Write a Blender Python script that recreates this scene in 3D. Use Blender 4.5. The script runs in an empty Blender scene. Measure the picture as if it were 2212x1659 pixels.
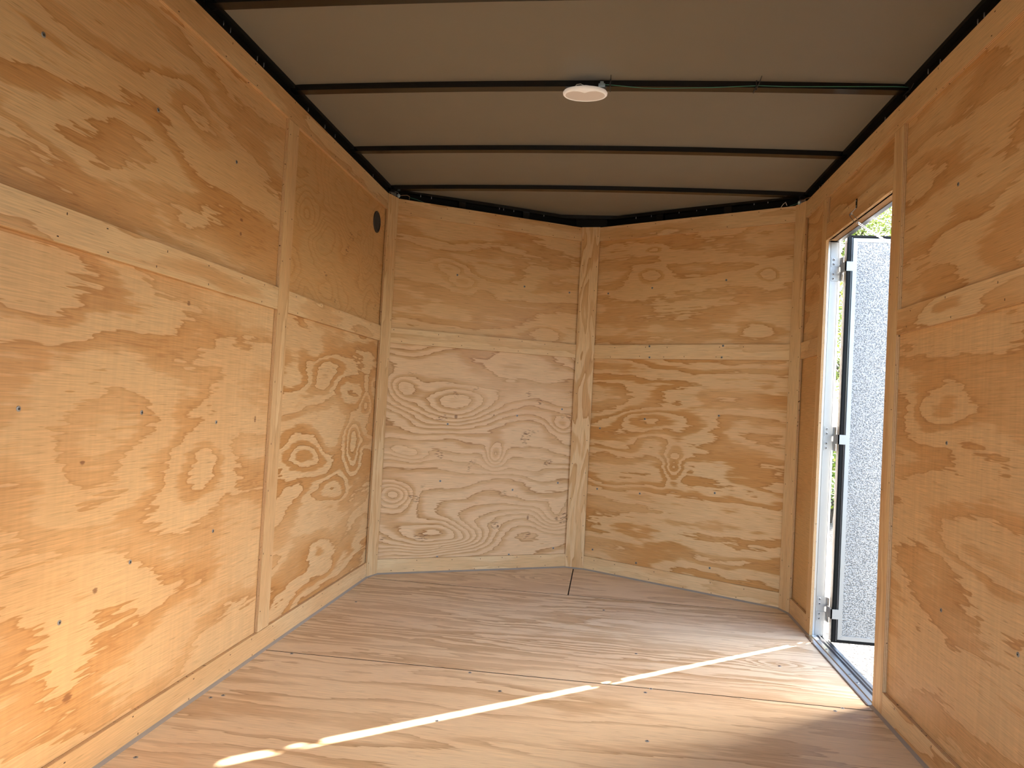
import bpy, bmesh, math, random
from mathutils import Matrix, Vector
random.seed(7)
scene = bpy.context.scene
COL = scene.collection

# ------------------------------------------------------------------ camera
F_PX, PPX, PPY = 1603.22, 1106.0, 829.5
CAM = Vector((1.1388, 0.0, 0.9008))
YAW, PITCH, ROLL = 0.1266, 0.0277, 0.054
_f = Vector((-math.sin(YAW) * math.cos(PITCH), math.cos(YAW) * math.cos(PITCH), math.sin(PITCH)))
_r0 = Vector((math.cos(YAW), math.sin(YAW), 0))
_u0 = _r0.cross(_f)
_r = _r0 * math.cos(ROLL) + _u0 * math.sin(ROLL)
_u = _u0 * math.cos(ROLL) - _r0 * math.sin(ROLL)
cam_data = bpy.data.cameras.new('camera')
cam_data.sensor_fit = 'HORIZONTAL'
cam_data.sensor_width = 36.0
cam_data.lens = F_PX / 2212.0 * 36.0
cam_data.clip_start = 0.02
cam = bpy.data.objects.new('camera', cam_data)
COL.objects.link(cam)
cam.matrix_world = Matrix(((_r.x, _u.x, -_f.x, CAM.x), (_r.y, _u.y, -_f.y, CAM.y), (_r.z, _u.z, -_f.z, CAM.z), (0, 0, 0, 1)))
scene.camera = cam

# ------------------------------------------------------------------ daylight
SUN_AZ = Vector((0.766, 0.643, 0.0)).normalized()
SUN_EL = math.radians(34.9)
to_sun = SUN_AZ * math.cos(SUN_EL) + Vector((0, 0, math.sin(SUN_EL)))
world = bpy.data.worlds.new('daylight')
scene.world = world
world.use_nodes = True
wn = world.node_tree.nodes
wl = world.node_tree.links
wn.clear()
sky = wn.new('ShaderNodeTexSky')
sky.sky_type = 'NISHITA'
sky.sun_disc = False
sky.sun_elevation = SUN_EL
sky.sun_rotation = math.atan2(SUN_AZ.x, SUN_AZ.y)
sky.air_density = 1.0
sky.dust_density = 2.5
sky.ozone_density = 1.0
bg = wn.new('ShaderNodeBackground')
bg.inputs['Strength'].default_value = 0.225
wo = wn.new('ShaderNodeOutputWorld')
wl.new(sky.outputs[0], bg.inputs['Color'])
wl.new(bg.outputs[0], wo.inputs['Surface'])

sun_data = bpy.data.lights.new('sun', 'SUN')
sun_data.energy = 8.0
sun_data.angle = math.radians(0.53)
sun_data.color = (1.0, 0.91, 0.78)
sun = bpy.data.objects.new('sun', sun_data)
COL.objects.link(sun)
sun.location = to_sun * 30
sun.rotation_euler = to_sun.to_track_quat('Z', 'Y').to_euler()

vs = scene.view_settings
vs.view_transform = 'Standard'
vs.look = 'None'
vs.gamma = 1.0
vs.use_curve_mapping = False
vs.exposure = 2.93
scene.cycles.caustics_reflective = False
scene.cycles.max_bounces = 6

# ------------------------------------------------------------------ measures (metres)
W = 2.03              # between the trim faces of the side walls
YR = -1.27            # rear end of the trailer
YC = 3.61             # where the V nose starts
YJ = 2.492            # floor sheet joint
Z_TOP, Z_TB, Z_MT, Z_MB, Z_BT = 1.932, 1.854, 1.262, 1.1853, 0.0758
T = 0.012             # batten thickness
V1, V2, V3, V4 = Vector((0.0255, 3.697)), Vector((0.9565, 4.2247)), Vector((1.0592, 4.2116)), Vector((2.0014, 3.6925))
CL, CR = Vector((0.0, YC)), Vector((W, YC))
Z_CE = 1.98           # ceiling at the side walls

def ray(px, py):
    return _f + _r * ((px - PPX) / F_PX) - _u * ((py - PPY) / F_PX)

def on_plane(px, py, p, n):
    d = ray(px, py)
    return CAM + d * ((p - CAM).dot(n) / d.dot(n))

def ceil_z(x):
    return Z_CE + 0.014 * (1 - ((x - W / 2) / (W / 2 + 0.02)) ** 2)

# ------------------------------------------------------------------ object helpers
WM = {}

def put(o, parent=None, m=None):
    COL.objects.link(o)
    m = m or Matrix.Identity(4)
    if parent is not None:
        o.parent = parent
        o.matrix_basis = WM[parent].inverted() @ m
    else:
        o.matrix_basis = m
    WM[o] = m.copy()
    return o

def tag(o, label=None, cat=None, group=None, kind=None):
    if label: o['label'] = label
    if cat: o['category'] = cat
    if group: o['group'] = group
    if kind: o['kind'] = kind
    return o

def new_mesh(name, bm, mats):
    me = bpy.data.meshes.new(name)
    bmesh.ops.recalc_face_normals(bm, faces=bm.faces[:])
    bm.to_mesh(me)
    bm.free()
    for m in (mats if isinstance(mats, (list, tuple)) else [mats]):
        me.materials.append(m)
    return me

def obj(name, bm, mats, parent=None, m=None):
    return put(bpy.data.objects.new(name, new_mesh(name, bm, mats)), parent, m)

def empty(name, loc):
    o = bpy.data.objects.new(name, None)
    o.empty_display_size = 0.05
    return put(o, None, Matrix.Translation(loc))

def bx(bm, a, b, mi=0):
    v = [bm.verts.new((x, y, z)) for x in (a[0], b[0]) for y in (a[1], b[1]) for z in (a[2], b[2])]
    for f in ((0, 1, 3, 2), (4, 6, 7, 5), (0, 4, 5, 1), (2, 3, 7, 6), (0, 2, 6, 4), (1, 5, 7, 3)):
        bm.faces.new([v[i] for i in f]).material_index = mi

def box(name, a, b, mat, parent=None):
    bm = bmesh.new()
    bx(bm, a, b)
    return obj(name, bm, mat, parent)

def prism(bm, pts, z0, z1, mi=0):
    lo = [bm.verts.new((p[0], p[1], z0)) for p in pts]
    hi = [bm.verts.new((p[0], p[1], z1)) for p in pts]
    n = len(pts)
    bm.faces.new(hi).material_index = mi
    bm.faces.new(lo[::-1]).material_index = mi
    for i in range(n):
        bm.faces.new((lo[i], lo[(i + 1) % n], hi[(i + 1) % n], hi[i])).material_index = mi

def tube(bm, pts, r, seg=8, smooth=True, closed=False):
    pts = [Vector(p) for p in pts]
    n = len(pts)
    rings = []
    prev = None
    for i, p in enumerate(pts):
        if closed:
            d = pts[(i + 1) % n] - pts[i - 1]
        else:
            d = pts[min(i + 1, n - 1)] - pts[max(i - 1, 0)]
        d.normalize()
        a = prev if prev is not None else (Vector((0, 0, 1)) if abs(d.z) < 0.9 else Vector((1, 0, 0)))
        a = (a - d * a.dot(d)).normalized()
        prev = a
        b = d.cross(a)
        rr = r[i] if isinstance(r, (list, tuple)) else r
        rings.append([bm.verts.new(p + (a * math.cos(k * 2 * math.pi / seg) + b * math.sin(k * 2 * math.pi / seg)) * rr) for k in range(seg)])
    m = n if closed else n - 1
    for i in range(m):
        A, B = rings[i], rings[(i + 1) % n]
        for k in range(seg):
            f = bm.faces.new((A[k], A[(k + 1) % seg], B[(k + 1) % seg], B[k]))
            f.smooth = smooth
    if not closed:
        bm.faces.new(rings[0][::-1])
        bm.faces.new(rings[-1])

def lathe(bm, prof, seg=24, mi=0, smooth=True):
    rings = []
    for r, z in prof:
        if r < 1e-6:
            rings.append([bm.verts.new((0, 0, z))])
        else:
            rings.append([bm.verts.new((r * math.cos(k * 2 * math.pi / seg), r * math.sin(k * 2 * math.pi / seg), z)) for k in range(seg)])
    for A, B in zip(rings, rings[1:]):
        for k in range(seg):
            k2 = (k + 1) % seg
            if len(A) == 1 and len(B) == 1: continue
            if len(A) == 1: f = bm.faces.new((A[0], B[k2], B[k]))
            elif len(B) == 1: f = bm.faces.new((A[k], A[k2], B[0]))
            else: f = bm.faces.new((A[k], A[k2], B[k2], B[k]))
            f.material_index = mi
            f.smooth = smooth

# ------------------------------------------------------------------ materials
def mat_simple(name, col, rough=0.5, metal=0.0, spec=0.5, bump=None):
    m = bpy.data.materials.new(name)
    m.use_nodes = True
    nt = m.node_tree
    b = nt.nodes['Principled BSDF']
    b.inputs['Base Color'].default_value = (*col, 1)
    b.inputs['Roughness'].default_value = rough
    b.inputs['Metallic'].default_value = metal
    b.inputs['Specular IOR Level'].default_value = spec
    tc = nt.nodes.new('ShaderNodeTexCoord')
    n = nt.nodes.new('ShaderNodeTexNoise')
    n.inputs['Scale'].default_value = bump[0] if bump else 18.0
    n.inputs['Detail'].default_value = 3
    nt.links.new(tc.outputs['Object'], n.inputs['Vector'])
    mr = nt.nodes.new('ShaderNodeMapRange')
    mr.inputs['To Min'].default_value = max(0.02, rough - 0.07)
    mr.inputs['To Max'].default_value = min(1.0, rough + 0.07)
    nt.links.new(n.outputs['Fac'], mr.inputs['Value'])
    nt.links.new(mr.outputs[0], b.inputs['Roughness'])
    if bump:
        bp = nt.nodes.new('ShaderNodeBump')
        bp.inputs['Strength'].default_value = bump[1]
        bp.inputs['Distance'].default_value = bump[2]
        nt.links.new(n.outputs['Fac'], bp.inputs['Height'])
        nt.links.new(bp.outputs[0], b.inputs['Normal'])
    return m

PALE = (0.765, 0.53, 0.285)
DARK = (0.575, 0.297, 0.102)
BATTEN = (0.80, 0.595, 0.345)
FPALE = (0.84, 0.66, 0.445)
FDARK = (0.555, 0.36, 0.195)

class NB:
    """small node builder"""
    def __init__(s, m):
        m.use_nodes = True
        s.nt = m.node_tree
        s.N = s.nt.nodes
        s.L = s.nt.links
    def lk(s, v, sock):
        if hasattr(v, 'is_output'): s.L.new(v, sock)
        else: sock.default_value = v
    def ma(s, op, a, b=0.0, c=None):
        n = s.N.new('ShaderNodeMath')
        n.operation = op
        s.lk(a, n.inputs[0]); s.lk(b, n.inputs[1])
        if c is not None: s.lk(c, n.inputs[2])
        return n.outputs[0]
    def xyz(s, a, b, c):
        n = s.N.new('ShaderNodeCombineXYZ')
        for i, v in enumerate((a, b, c)): s.lk(v, n.inputs[i])
        return n.outputs[0]
    def noise(s, vec, detail=2.0, rough=0.5, scale=1.0, dist=0.0):
        n = s.N.new('ShaderNodeTexNoise')
        n.inputs['Scale'].default_value = scale
        n.inputs['Detail'].default_value = detail
        n.inputs['Roughness'].default_value = rough
        n.inputs['Distortion'].default_value = dist
        s.L.new(vec, n.inputs['Vector'])
        return n.outputs['Fac']
    def step(s, v, a, b, lo=0.0, hi=1.0, smooth=True):
        n = s.N.new('ShaderNodeMapRange')
        n.interpolation_type = 'SMOOTHSTEP' if smooth else 'LINEAR'
        s.lk(v, n.inputs['Value'])
        for k, x in zip(('From Min', 'From Max', 'To Min', 'To Max'), (a, b, lo, hi)): s.lk(x, n.inputs[k])
        return n.outputs[0]
    def mix(s, f, a, b, mode='MIX'):
        n = s.N.new('ShaderNodeMix')
        n.data_type = 'RGBA'
        n.blend_type = mode
        s.lk(f, n.inputs[0])
        s.lk(a, n.inputs[6]); s.lk(b, n.inputs[7])
        return n.outputs[2]

def ply(name, seed, amp=6.0, sx=0.75, sy=0.17, rag=0.45, tilt=0.0, prof=(0.40, 0.56), con=1.0, vert=False,
        bumps=(), pale=PALE, dark=DARK, rough=0.42, fine=1.0, chatter=0.0, warp=0.10, line=0.45, pitch=0.0, knots=(), spec=0.35):
    """rotary-cut pine veneer: growth rings cut at a shallow angle, as contour bands of a slow height field"""
    m = bpy.data.materials.new(name)
    nb = NB(m)
    b = nb.N['Principled BSDF']
    tc = nb.N.new('ShaderNodeTexCoord')
    sp = nb.N.new('ShaderNodeSeparateXYZ')
    nb.L.new(tc.outputs['Object'], sp.inputs[0])
    u, v = sp.outputs[0], sp.outputs[1]
    if vert: u, v = v, u
    ma = nb.ma
    v_in = v
    v = ma('MULTIPLY_ADD', ma('SUBTRACT', nb.noise(nb.xyz(ma('MULTIPLY', u, 2.1), ma('MULTIPLY', v, 4.0), seed * 5 + 2), 1.0, 0.5), 0.5), warp, v)
    big = nb.noise(nb.xyz(ma('MULTIPLY', u, 1 / sx), ma('MULTIPLY', v, 1 / sy), seed * 3.71), 2.2, 0.42)
    ragn = nb.noise(nb.xyz(ma('MULTIPLY', u, 7.0), ma('MULTIPLY', v_in, 75.0), seed * 1.37 + 5), 2.0, 0.6)
    wob = nb.noise(nb.xyz(ma('MULTIPLY', u, 7.0), ma('MULTIPLY', v, 15.0), seed + 40), 1.5, 0.55)
    h = ma('MULTIPLY', big, amp)
    h = ma('ADD', h, ma('MULTIPLY', v, tilt))
    h = ma('MULTIPLY_ADD', ragn, rag, h)
    h = ma('MULTIPLY_ADD', wob, rag * 0.8, h)
    for (bu, bv, ru, rv, a) in bumps:
        if vert: bu, bv = bv, bu
        du = ma('MULTIPLY', ma('SUBTRACT', u, bu), 1 / ru)
        dv = ma('MULTIPLY', ma('SUBTRACT', v, bv), 1 / rv)
        d2 = ma('ADD', ma('MULTIPLY', du, du), ma('MULTIPLY', dv, dv))
        h = ma('MULTIPLY_ADD', ma('POWER', 2.718, ma('MULTIPLY', d2, -1.0)), a, h)
    t = ma('FRACT', h)
    late = ma('MULTIPLY_ADD', nb.step(t, prof[0], prof[1]), 0.72, ma('MULTIPLY', nb.step(t, prof[0], 0.97, 0, 1, False), 0.28))
    late = ma('MULTIPLY', late, nb.step(t, 0.965, 1.0, 1.0, 0.0))
    vary = nb.noise(nb.xyz(ma('MULTIPLY', u, 1.6), ma('MULTIPLY', v, 4.5), seed * 2 + 17), 1.0, 0.5)
    late = ma('MULTIPLY', late, nb.step(vary, 0.30, 0.62, 0.45 * con, 1.0 * con))
    grain = nb.noise(nb.xyz(ma('MULTIPLY', u, 10.0), ma('MULTIPLY', v_in, 330.0), seed + 3), 1.0, 0.6)
    pores = nb.noise(nb.xyz(ma('MULTIPLY', u, 16.0), ma('MULTIPLY', v_in, 260.0), seed + 9), 1.0, 0.5)
    col = nb.mix(late, (*pale, 1), (*dark, 1))
    tone = nb.noise(nb.xyz(ma('MULTIPLY', u, 2.2), ma('MULTIPLY', v, 3.0), seed + 71), 1.0, 0.55)
    col = nb.mix(nb.step(tone, 0.3, 0.72, 0.0, 0.28), col, (*[x * y for x, y in zip(dark, (1.25, 1.3, 1.5))], 1))
    g = nb.step(grain, 0.28, 0.72, 1.0 - 0.13 * fine, 1.0 + 0.10 * fine, False)
    if chatter:
        ch = nb.noise(nb.xyz(ma('MULTIPLY', u, 60.0), ma('MULTIPLY', v, 5.0), seed + 33), 1.0, 0.6)
        g = ma('MULTIPLY', g, nb.step(ch, 0.35, 0.68, 1.0 - chatter, 1.0 + chatter, False))
    gv = nb.xyz(g, g, g)
    col = nb.mix(1.0, col, gv, 'MULTIPLY')
    col = nb.mix(nb.step(pores, 0.64, 0.76, 0.0, 0.38 * fine), col, (dark[0] * 0.45, dark[1] * 0.4, dark[2] * 0.4, 1))
    for (bu, bv, ru, rv) in knots:
        if vert: bu, bv = bv, bu
        du = ma('MULTIPLY', ma('SUBTRACT', u, bu), 1 / ru)
        dv = ma('MULTIPLY', ma('SUBTRACT', v_in, bv), 1 / rv)
        d2 = ma('MULTIPLY_ADD', ma('SUBTRACT', pores, 0.5), 2.2, ma('ADD', ma('MULTIPLY', du, du), ma('MULTIPLY', dv, dv)))
        col = nb.mix(nb.step(d2, 0.2, 1.2, 0.75, 0.0), col, (0.20, 0.075, 0.03, 1))
    rim = ma('MULTIPLY', nb.step(t, 0.86, 0.955), nb.step(t, 0.965, 0.995, 1.0, 0.0))
    col = nb.mix(ma('MULTIPLY', rim, ma('MULTIPLY', late, line)), col, (dark[0] * 0.66, dark[1] * 0.58, dark[2] * 0.5, 1))
    if pitch:
        pm = nb.noise(nb.xyz(ma('MULTIPLY', u, 7.0), ma('MULTIPLY', v, 9.0), seed + 51), 1.0, 0.5)
        ps = nb.noise(nb.xyz(ma('MULTIPLY', u, 38.0), ma('MULTIPLY', v, 190.0), seed + 57), 1.5, 0.5)
        pk = ma('MULTIPLY', nb.step(pm, 0.66, 0.72), nb.step(ps, 0.52, 0.60))
        col = nb.mix(ma('MULTIPLY', pk, pitch), col, (0.16, 0.055, 0.02, 1))
    nb.L.new(col, b.inputs['Base Color'])
    nb.L.new(nb.step(late, 0, 1, rough + 0.08, rough - 0.06), b.inputs['Roughness'])
    b.inputs['Specular IOR Level'].default_value = spec
    return m

def make_edge():
    m = bpy.data.materials.new('plywood_edge')
    nb = NB(m)
    b = nb.N['Principled BSDF']
    tc = nb.N.new('ShaderNodeTexCoord')
    sp = nb.N.new('ShaderNodeSeparateXYZ')
    nb.L.new(tc.outputs['Object'], sp.inputs[0])
    s = nb.ma('SINE', nb.ma('MULTIPLY', sp.outputs[2], 2 * math.pi / 0.0045))
    n = nb.noise(tc.outputs['Object'], 4.0, 0.65, 160.0)
    k = nb.ma('MULTIPLY_ADD', nb.ma('SUBTRACT', n, 0.5), 1.6, s)
    col = nb.mix(nb.step(k, -0.5, 0.6), (0.42, 0.24, 0.11, 1), (0.80, 0.56, 0.31, 1))
    hole = nb.noise(tc.outputs['Object'], 2.0, 0.5, 75.0)
    col = nb.mix(nb.step(hole, 0.66, 0.74), col, (0.10, 0.045, 0.02, 1))
    nb.L.new(col, b.inputs['Base Color'])
    b.inputs['Roughness'].default_value = 0.75
    return m

EDGE = make_edge()
BLACK = mat_simple('black_painted_steel', (0.007, 0.007, 0.007), 0.2, 0.0, 0.45)
BLACK_MATTE = mat_simple('dark_cavity_steel', (0.006, 0.006, 0.006), 0.55, 0.0, 0.15)
CEIL = mat_simple('ceiling_sheet', (0.225, 0.213, 0.188), 0.55, 0.0, 0.4, (6.0, 0.05, 0.004))
SKIN = mat_simple('outer_skin_white', (0.72, 0.73, 0.74), 0.35)
ALU = mat_simple('aluminium', (0.50, 0.505, 0.52), 0.30, 1.0)
ALU_SATIN = mat_simple('satin_aluminium', (0.36, 0.365, 0.37), 0.42, 1.0)
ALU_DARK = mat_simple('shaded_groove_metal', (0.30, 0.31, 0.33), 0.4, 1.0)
STEEL = mat_simple('zinc_steel', (0.55, 0.56, 0.58), 0.35, 1.0)
SCREW = mat_simple('screw_zinc', (0.34, 0.35, 0.37), 0.4, 0.9)
SCREW_HOLE = mat_simple('screw_recess', (0.03, 0.028, 0.025), 0.7)
RUBBER = mat_simple('black_rubber', (0.006, 0.006, 0.006), 0.4, 0.0, 0.15)
CAULK = mat_simple('grey_caulk', (0.34, 0.295, 0.255), 0.6)
PLASTIC_W = mat_simple('white_plastic', (0.93, 0.94, 0.95), 0.4)
PLASTIC_B = mat_simple('black_plastic', (0.014, 0.014, 0.015), 0.45)
PALE_BLUE = mat_simple('pale_blue_plastic', (0.42, 0.58, 0.68), 0.5)
GREEN_WIRE = mat_simple('green_wire', (0.05, 0.24, 0.17), 0.45)
NAIL = mat_simple('nail_dark', (0.10, 0.055, 0.03), 0.7)
WIRE_W = mat_simple('white_wire', (0.75, 0.73, 0.70), 0.5)
WIRE_O = mat_simple('tan_wire', (0.60, 0.38, 0.22), 0.5)

# ------------------------------------------------------------------ boards
def frame_of(p0, p1, z0, off=0.0):
    p0 = Vector((p0[0], p0[1])); p1 = Vector((p1[0], p1[1]))
    X = (p1 - p0).normalized()
    n = Vector((X.y, -X.x))
    m = Matrix.Identity(4)
    m.col[0] = (X.x, X.y, 0, 0)
    m.col[1] = (0, 0, 1, 0)
    m.col[2] = (n.x, n.y, 0, 0)
    m.col[3] = (p0.x + n.x * off, p0.y + n.y * off, z0, 1)
    return m, (p1 - p0).length

def board_bm(L, H, t):
    bm = bmesh.new()
    bx(bm, (0, 0, -t), (L, H, 0), 1)
    for f in bm.faces:
        if all(abs(v.co.z) < 1e-9 for v in f.verts): f.material_index = 0
    bmesh.ops.bevel(bm, geom=[e for e in bm.edges if all(abs(v.co.z) < 1e-9 for v in e.verts)], offset=0.0006, segments=1, affect='EDGES', material=0)
    return bm

BOARDS = {}

def board(key, name, parent, p0, p1, z0, z1, off=0.0, t=T, bumps_px=(), knots_px=(), **kw):
    m, L = frame_of(p0, p1, z0, off)
    inv = m.inverted()
    P0 = m.translation
    n = Vector(m.col[2][:3])
    bumps = []
    for (px, py, ru, rv, a) in bumps_px:
        q = inv @ on_plane(px, py, P0, n)
        bumps.append((q.x, q.y, ru, rv, a))
    kn = []
    for (px, py, ru, rv) in knots_px:
        q = inv @ on_plane(px, py, P0, n)
        kn.append((q.x, q.y, ru, rv))
    kw['knots'] = kn
    kw.setdefault('seed', len(BOARDS) * 7.3 + 1)
    mat = ply('pine_' + key, bumps=bumps, **kw)
    o = obj(name, board_bm(L, z1 - z0, t), [mat, EDGE], parent, m)
    BOARDS[key] = (o, m, L, z1 - z0)
    return o

def screw_mesh(r):
    bm = bmesh.new()
    lathe(bm, [(r, -0.0004), (r, 0.0006), (r * 0.8, 0.0011), (r * 0.45, 0.0011)], 14)
    lathe(bm, [(r * 0.45, 0.0011), (r * 0.3, 0.0002), (0, 0.0002)], 14, 1)
    return new_mesh('screw', bm, [SCREW, SCREW_HOLE])
SCREW_ME = screw_mesh(0.0058)

def screws(key, pts, me=None):
    o, m, L, H = BOARDS[key]
    n = Vector(m.col[2][:3])
    for (px, py) in pts:
        p = on_plane(px, py, m.translation, n)
        mm = m.copy()
        mm.translation = p
        put(bpy.data.objects.new('screw', me or SCREW_ME), o, mm)

def nails(key, along_x, step=0.2, rows=2, inset=0.012):
    """small sunk nail heads of a batten, joined: each is only a speck"""
    o, m, L, H = BOARDS[key]
    bm = bmesh.new()
    A, B = (L, H) if along_x else (H, L)
    k = 0
    s = 0.05 + random.random() * 0.05
    while s < A - 0.03:
        for r in range(rows):
            if random.random() < 0.12: continue
            q = inset + (B - 2 * inset) * (r / max(1, rows - 1)) + random.uniform(-.004, .004)
            a = s + random.uniform(-.03, .03) * (r + 0.3)
            a = min(max(a, 0.01), A - 0.01)
            x, y = (a, q) if along_x else (q, a)
            lx, ly = (0.0028, 0.0014) if random.random() < .5 else (0.0014, 0.0028)
            bx(bm, (x - lx, y - ly, -0.001), (x + lx, y + ly, 0.00025))
        s += step * random.uniform(0.75, 1.25)
    oo = obj('nail_heads', bm, NAIL, o, m)
    tag(oo, 'small dark sunk nail heads', kind='stuff')

# ------------------------------------------------------------------ setting: shell
SK0, SK1 = 0.058, 0.066     # outer skin behind the trim face
bm = bmesh.new()
bx(bm, (-SK1, YR, -0.12), (-SK0, YC + 0.02, 2.06))
wall_left = tag(obj('wall_left', bm, SKIN), 'long left trailer wall of pale pine plywood panels and battens', kind='structure')
XO0, XO1 = W + SK0, W + SK1
D0, D1, DT = 2.529, 3.272, 1.667   # door opening
bm = bmesh.new()
bx(bm, (XO0, YR, -0.12), (XO1, D0, 2.06))
bx(bm, (XO0, D1 + 0.004, -0.12), (XO1, YC + 0.02, 2.06))
bx(bm, (XO0, D0, DT + 0.012), (XO1, D1 + 0.004, 2.06))
bx(bm, (XO0, D0, -0.12), (XO1, D1 + 0.004, -0.03))
wall_right = tag(obj('wall_right', bm, SKIN), 'right trailer wall of pine plywood with the side door opening', kind='structure')
APEX_L, APEX_R = Vector((0.93, 4.29)), Vector((1.085, 4.29))
def slab(bm, a, b, z0, z1, t):
    d = (b - a).normalized()
    n = Vector((-d.y, d.x))
    prism(bm, [a, b, b + n * t, a + n * t], z0, z1)
CLO, CRO = Vector((-SK0, YC)), Vector((XO0, YC))
BL, BR = Vector((-0.035, 3.745)), Vector((W + 0.04, 3.745))
bm = bmesh.new()
slab(bm, CLO, BL, -0.12, 2.06, 0.006)
slab(bm, BL, APEX_L, -0.12, 2.06, 0.006)
wall_front_left = tag(obj('wall_front_left', bm, SKIN), 'left half of the V nose wall, plywood panels with battens', kind='structure')
bm = bmesh.new()
slab(bm, APEX_L, APEX_R, -0.12, 2.06, 0.006)
slab(bm, APEX_R, BR, -0.12, 2.06, 0.006)
slab(bm, BR, CRO, -0.12, 2.06, 0.006)
wall_front_right = tag(obj('wall_front_right', bm, SKIN), 'right half of the V nose wall, plywood panels with battens', kind='structure')

NOSE = [(-SK0, YC), (BL.x, BL.y), (APEX_L.x, APEX_L.y), (APEX_R.x, APEX_R.y), (BR.x, BR.y), (XO0, YC)]
# floor base
bm = bmesh.new()
prism(bm, [(XO0, YR), (XO0, YC)] + [(p[0], p[1]) for p in NOSE[::-1][1:-1]] + [(-SK0, YC), (-SK0, YR)], -0.10, -0.0195)
floor = tag(obj('floor', bm, BLACK_MATTE), 'plywood trailer floor of wide sheets', kind='structure')

# ceiling, arched across the width
def nose_y(x):
    pts = NOSE
    for a, b in zip(pts, pts[1:]):
        lo, hi = min(a[0], b[0]), max(a[0], b[0])
        if lo <= x <= hi and hi - lo > 0.05:
            return a[1] + (b[1] - a[1]) * (x - a[0]) / (b[0] - a[0])
    return 3.74
bm = bmesh.new()
NX = 48
cols = []
for i in range(NX + 1):
    x = -SK0 + 0.001 + (W + 2 * SK0 - 0.002) * i / NX
    z = ceil_z(min(max(x, -0.02), W + 0.02))
    y1 = nose_y(x)
    cols.append([bm.verts.new((x, YR, z)), bm.verts.new((x, y1, z)), bm.verts.new((x, y1, z + 0.03)), bm.verts.new((x, YR, z + 0.03))])
for A, B in zip(cols, cols[1:]):
    for k in range(4):
        f = bm.faces.new((A[k], B[k], B[(k + 1) % 4], A[(k + 1) % 4]))
bm.faces.new(cols[0]); bm.faces.new(cols[-1][::-1])
ceiling = tag(obj('ceiling', bm, CEIL), 'arched grey-brown ceiling sheet on black roof bows', kind='structure')

def bow(y0, y1, xa=-0.012, xb=W + 0.012, h=0.021):
    bm = bmesh.new()
    n = 40
    rows = []
    for i in range(n + 1):
        x = xa + (xb - xa) * i / n
        z = ceil_z(x) + 0.0005
        rows.append([bm.verts.new((x, y0, z)), bm.verts.new((x, y1, z)), bm.verts.new((x, y1, z - h)), bm.verts.new((x, y0, z - h))])
    for A, B in zip(rows, rows[1:]):
        for k in range(4): bm.faces.new((A[k], B[k], B[(k + 1) % 4], A[(k + 1) % 4]))
    bm.faces.new(rows[0]); bm.faces.new(rows[-1][::-1])
    bmesh.ops.bevel(bm, geom=[e for e in bm.edges if abs(e.verts[0].co.x - e.verts[1].co.x) > 0.01], offset=0.002, segments=2, affect='EDGES')
    return obj('roof_bow', bm, BLACK, ceiling)
for y in (0.70, 1.295, 1.888, 2.452, 3.068, 3.628):
    bow(y, y + 0.038)
bow(4.185, 4.22, 0.815, 1.20, 0.02)

# black top rails behind the battens
box('top_rail', (-SK0, YR, 1.86), (-0.019, YC + 0.1, Z_CE + 0.004), BLACK_MATTE, wall_left)
box('top_rail', (W + 0.019, YR, 1.86), (XO0, YC + 0.1, Z_CE + 0.004), BLACK_MATTE, wall_right)
box('rail_flange', (-0.019, YR, Z_CE - 0.012), (0.004, YC + 0.06, Z_CE + 0.004), BLACK_MATTE, wall_left)
box('rail_flange', (W - 0.004, YR, Z_CE - 0.012), (W + 0.019, YC + 0.06, Z_CE + 0.004), BLACK_MATTE, wall_right)
def v_rail(name, a, b, d0, d1, z0, z1, parent, mat=BLACK_MATTE, t0=0.0, t1=1.0):
    d = (b - a)
    A, B = a + d * t0, a + d * t1
    d = d.normalized()
    n = Vector((-d.y, d.x))
    bm = bmesh.new()
    prism(bm, [A + n * d0, B + n * d0, B + n * d1, A + n * d1], z0, z1)
    return obj(name, bm, mat, parent)
for (a, b, par) in ((V1, V2, wall_front_left), (V3, V4, wall_front_right)):
    v_rail('top_rail', a, b, 0.045, 0.055, 1.85, 1.995, par)
    v_rail('rail_flange', a, b, 0.012, 0.045, 1.974, 1.990, par, BLACK, -0.06, 1.06)
    v_rail('lower_tube', a, b, 0.020, 0.045, 1.915, 1.940, par, BLACK)
    for k in (0.33, 0.68):
        v_rail('vertical_tube', a, b, 0.018, 0.045, 1.90, 1.985, par, BLACK, k - 0.018, k + 0.018)
v_rail('apex_plate', V2, V3, 0.004, 0.03, 1.90, 1.99, wall_front_right, BLACK_MATTE, -0.35, 1.35)

# roof sheet screws whose points hang down along the rails
bm = bmesh.new()
tube(bm, [(0, 0, 0.0), (0, 0, -0.012), (0, 0, -0.0155)], [0.0017, 0.0015, 0.0004], 6)
TIP = new_mesh('screw_tip', bm, STEEL)
def tips(parent, pts, p, n):
    for (px, py) in pts:
        q = on_plane(px, py, p, n)
        put(bpy.data.objects.new('screw_tip', TIP), parent, Matrix.Translation((q.x, q.y, q.z + 0.008)))
tips(wall_left, [(483, 50), (498, 66), (556, 127), (570, 141), (666, 237), (702, 274), (724, 294), (806, 380)], Vector((-0.008, 0, 0)), Vector((1, 0, 0)))
tips(wall_right, [(2126, 34), (2112, 48), (2031, 134), (2005, 155), (1957, 212), (1912, 258), (1770, 406), (1776, 402)], Vector((W + 0.008, 0, 0)), Vector((1, 0, 0)))
def vn(a, b):
    d = (b - a).normalized()
    return Vector((d.y, -d.x, 0))
nL, nR = vn(V1, V2), vn(V3, V4)
tips(wall_front_left, [(909, 423), (932, 427), (1079, 450), (1088, 452), (1110, 455), (1175, 465)], Vector((V1.x, V1.y, 0)) - nL * 0.028, nL)
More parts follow.
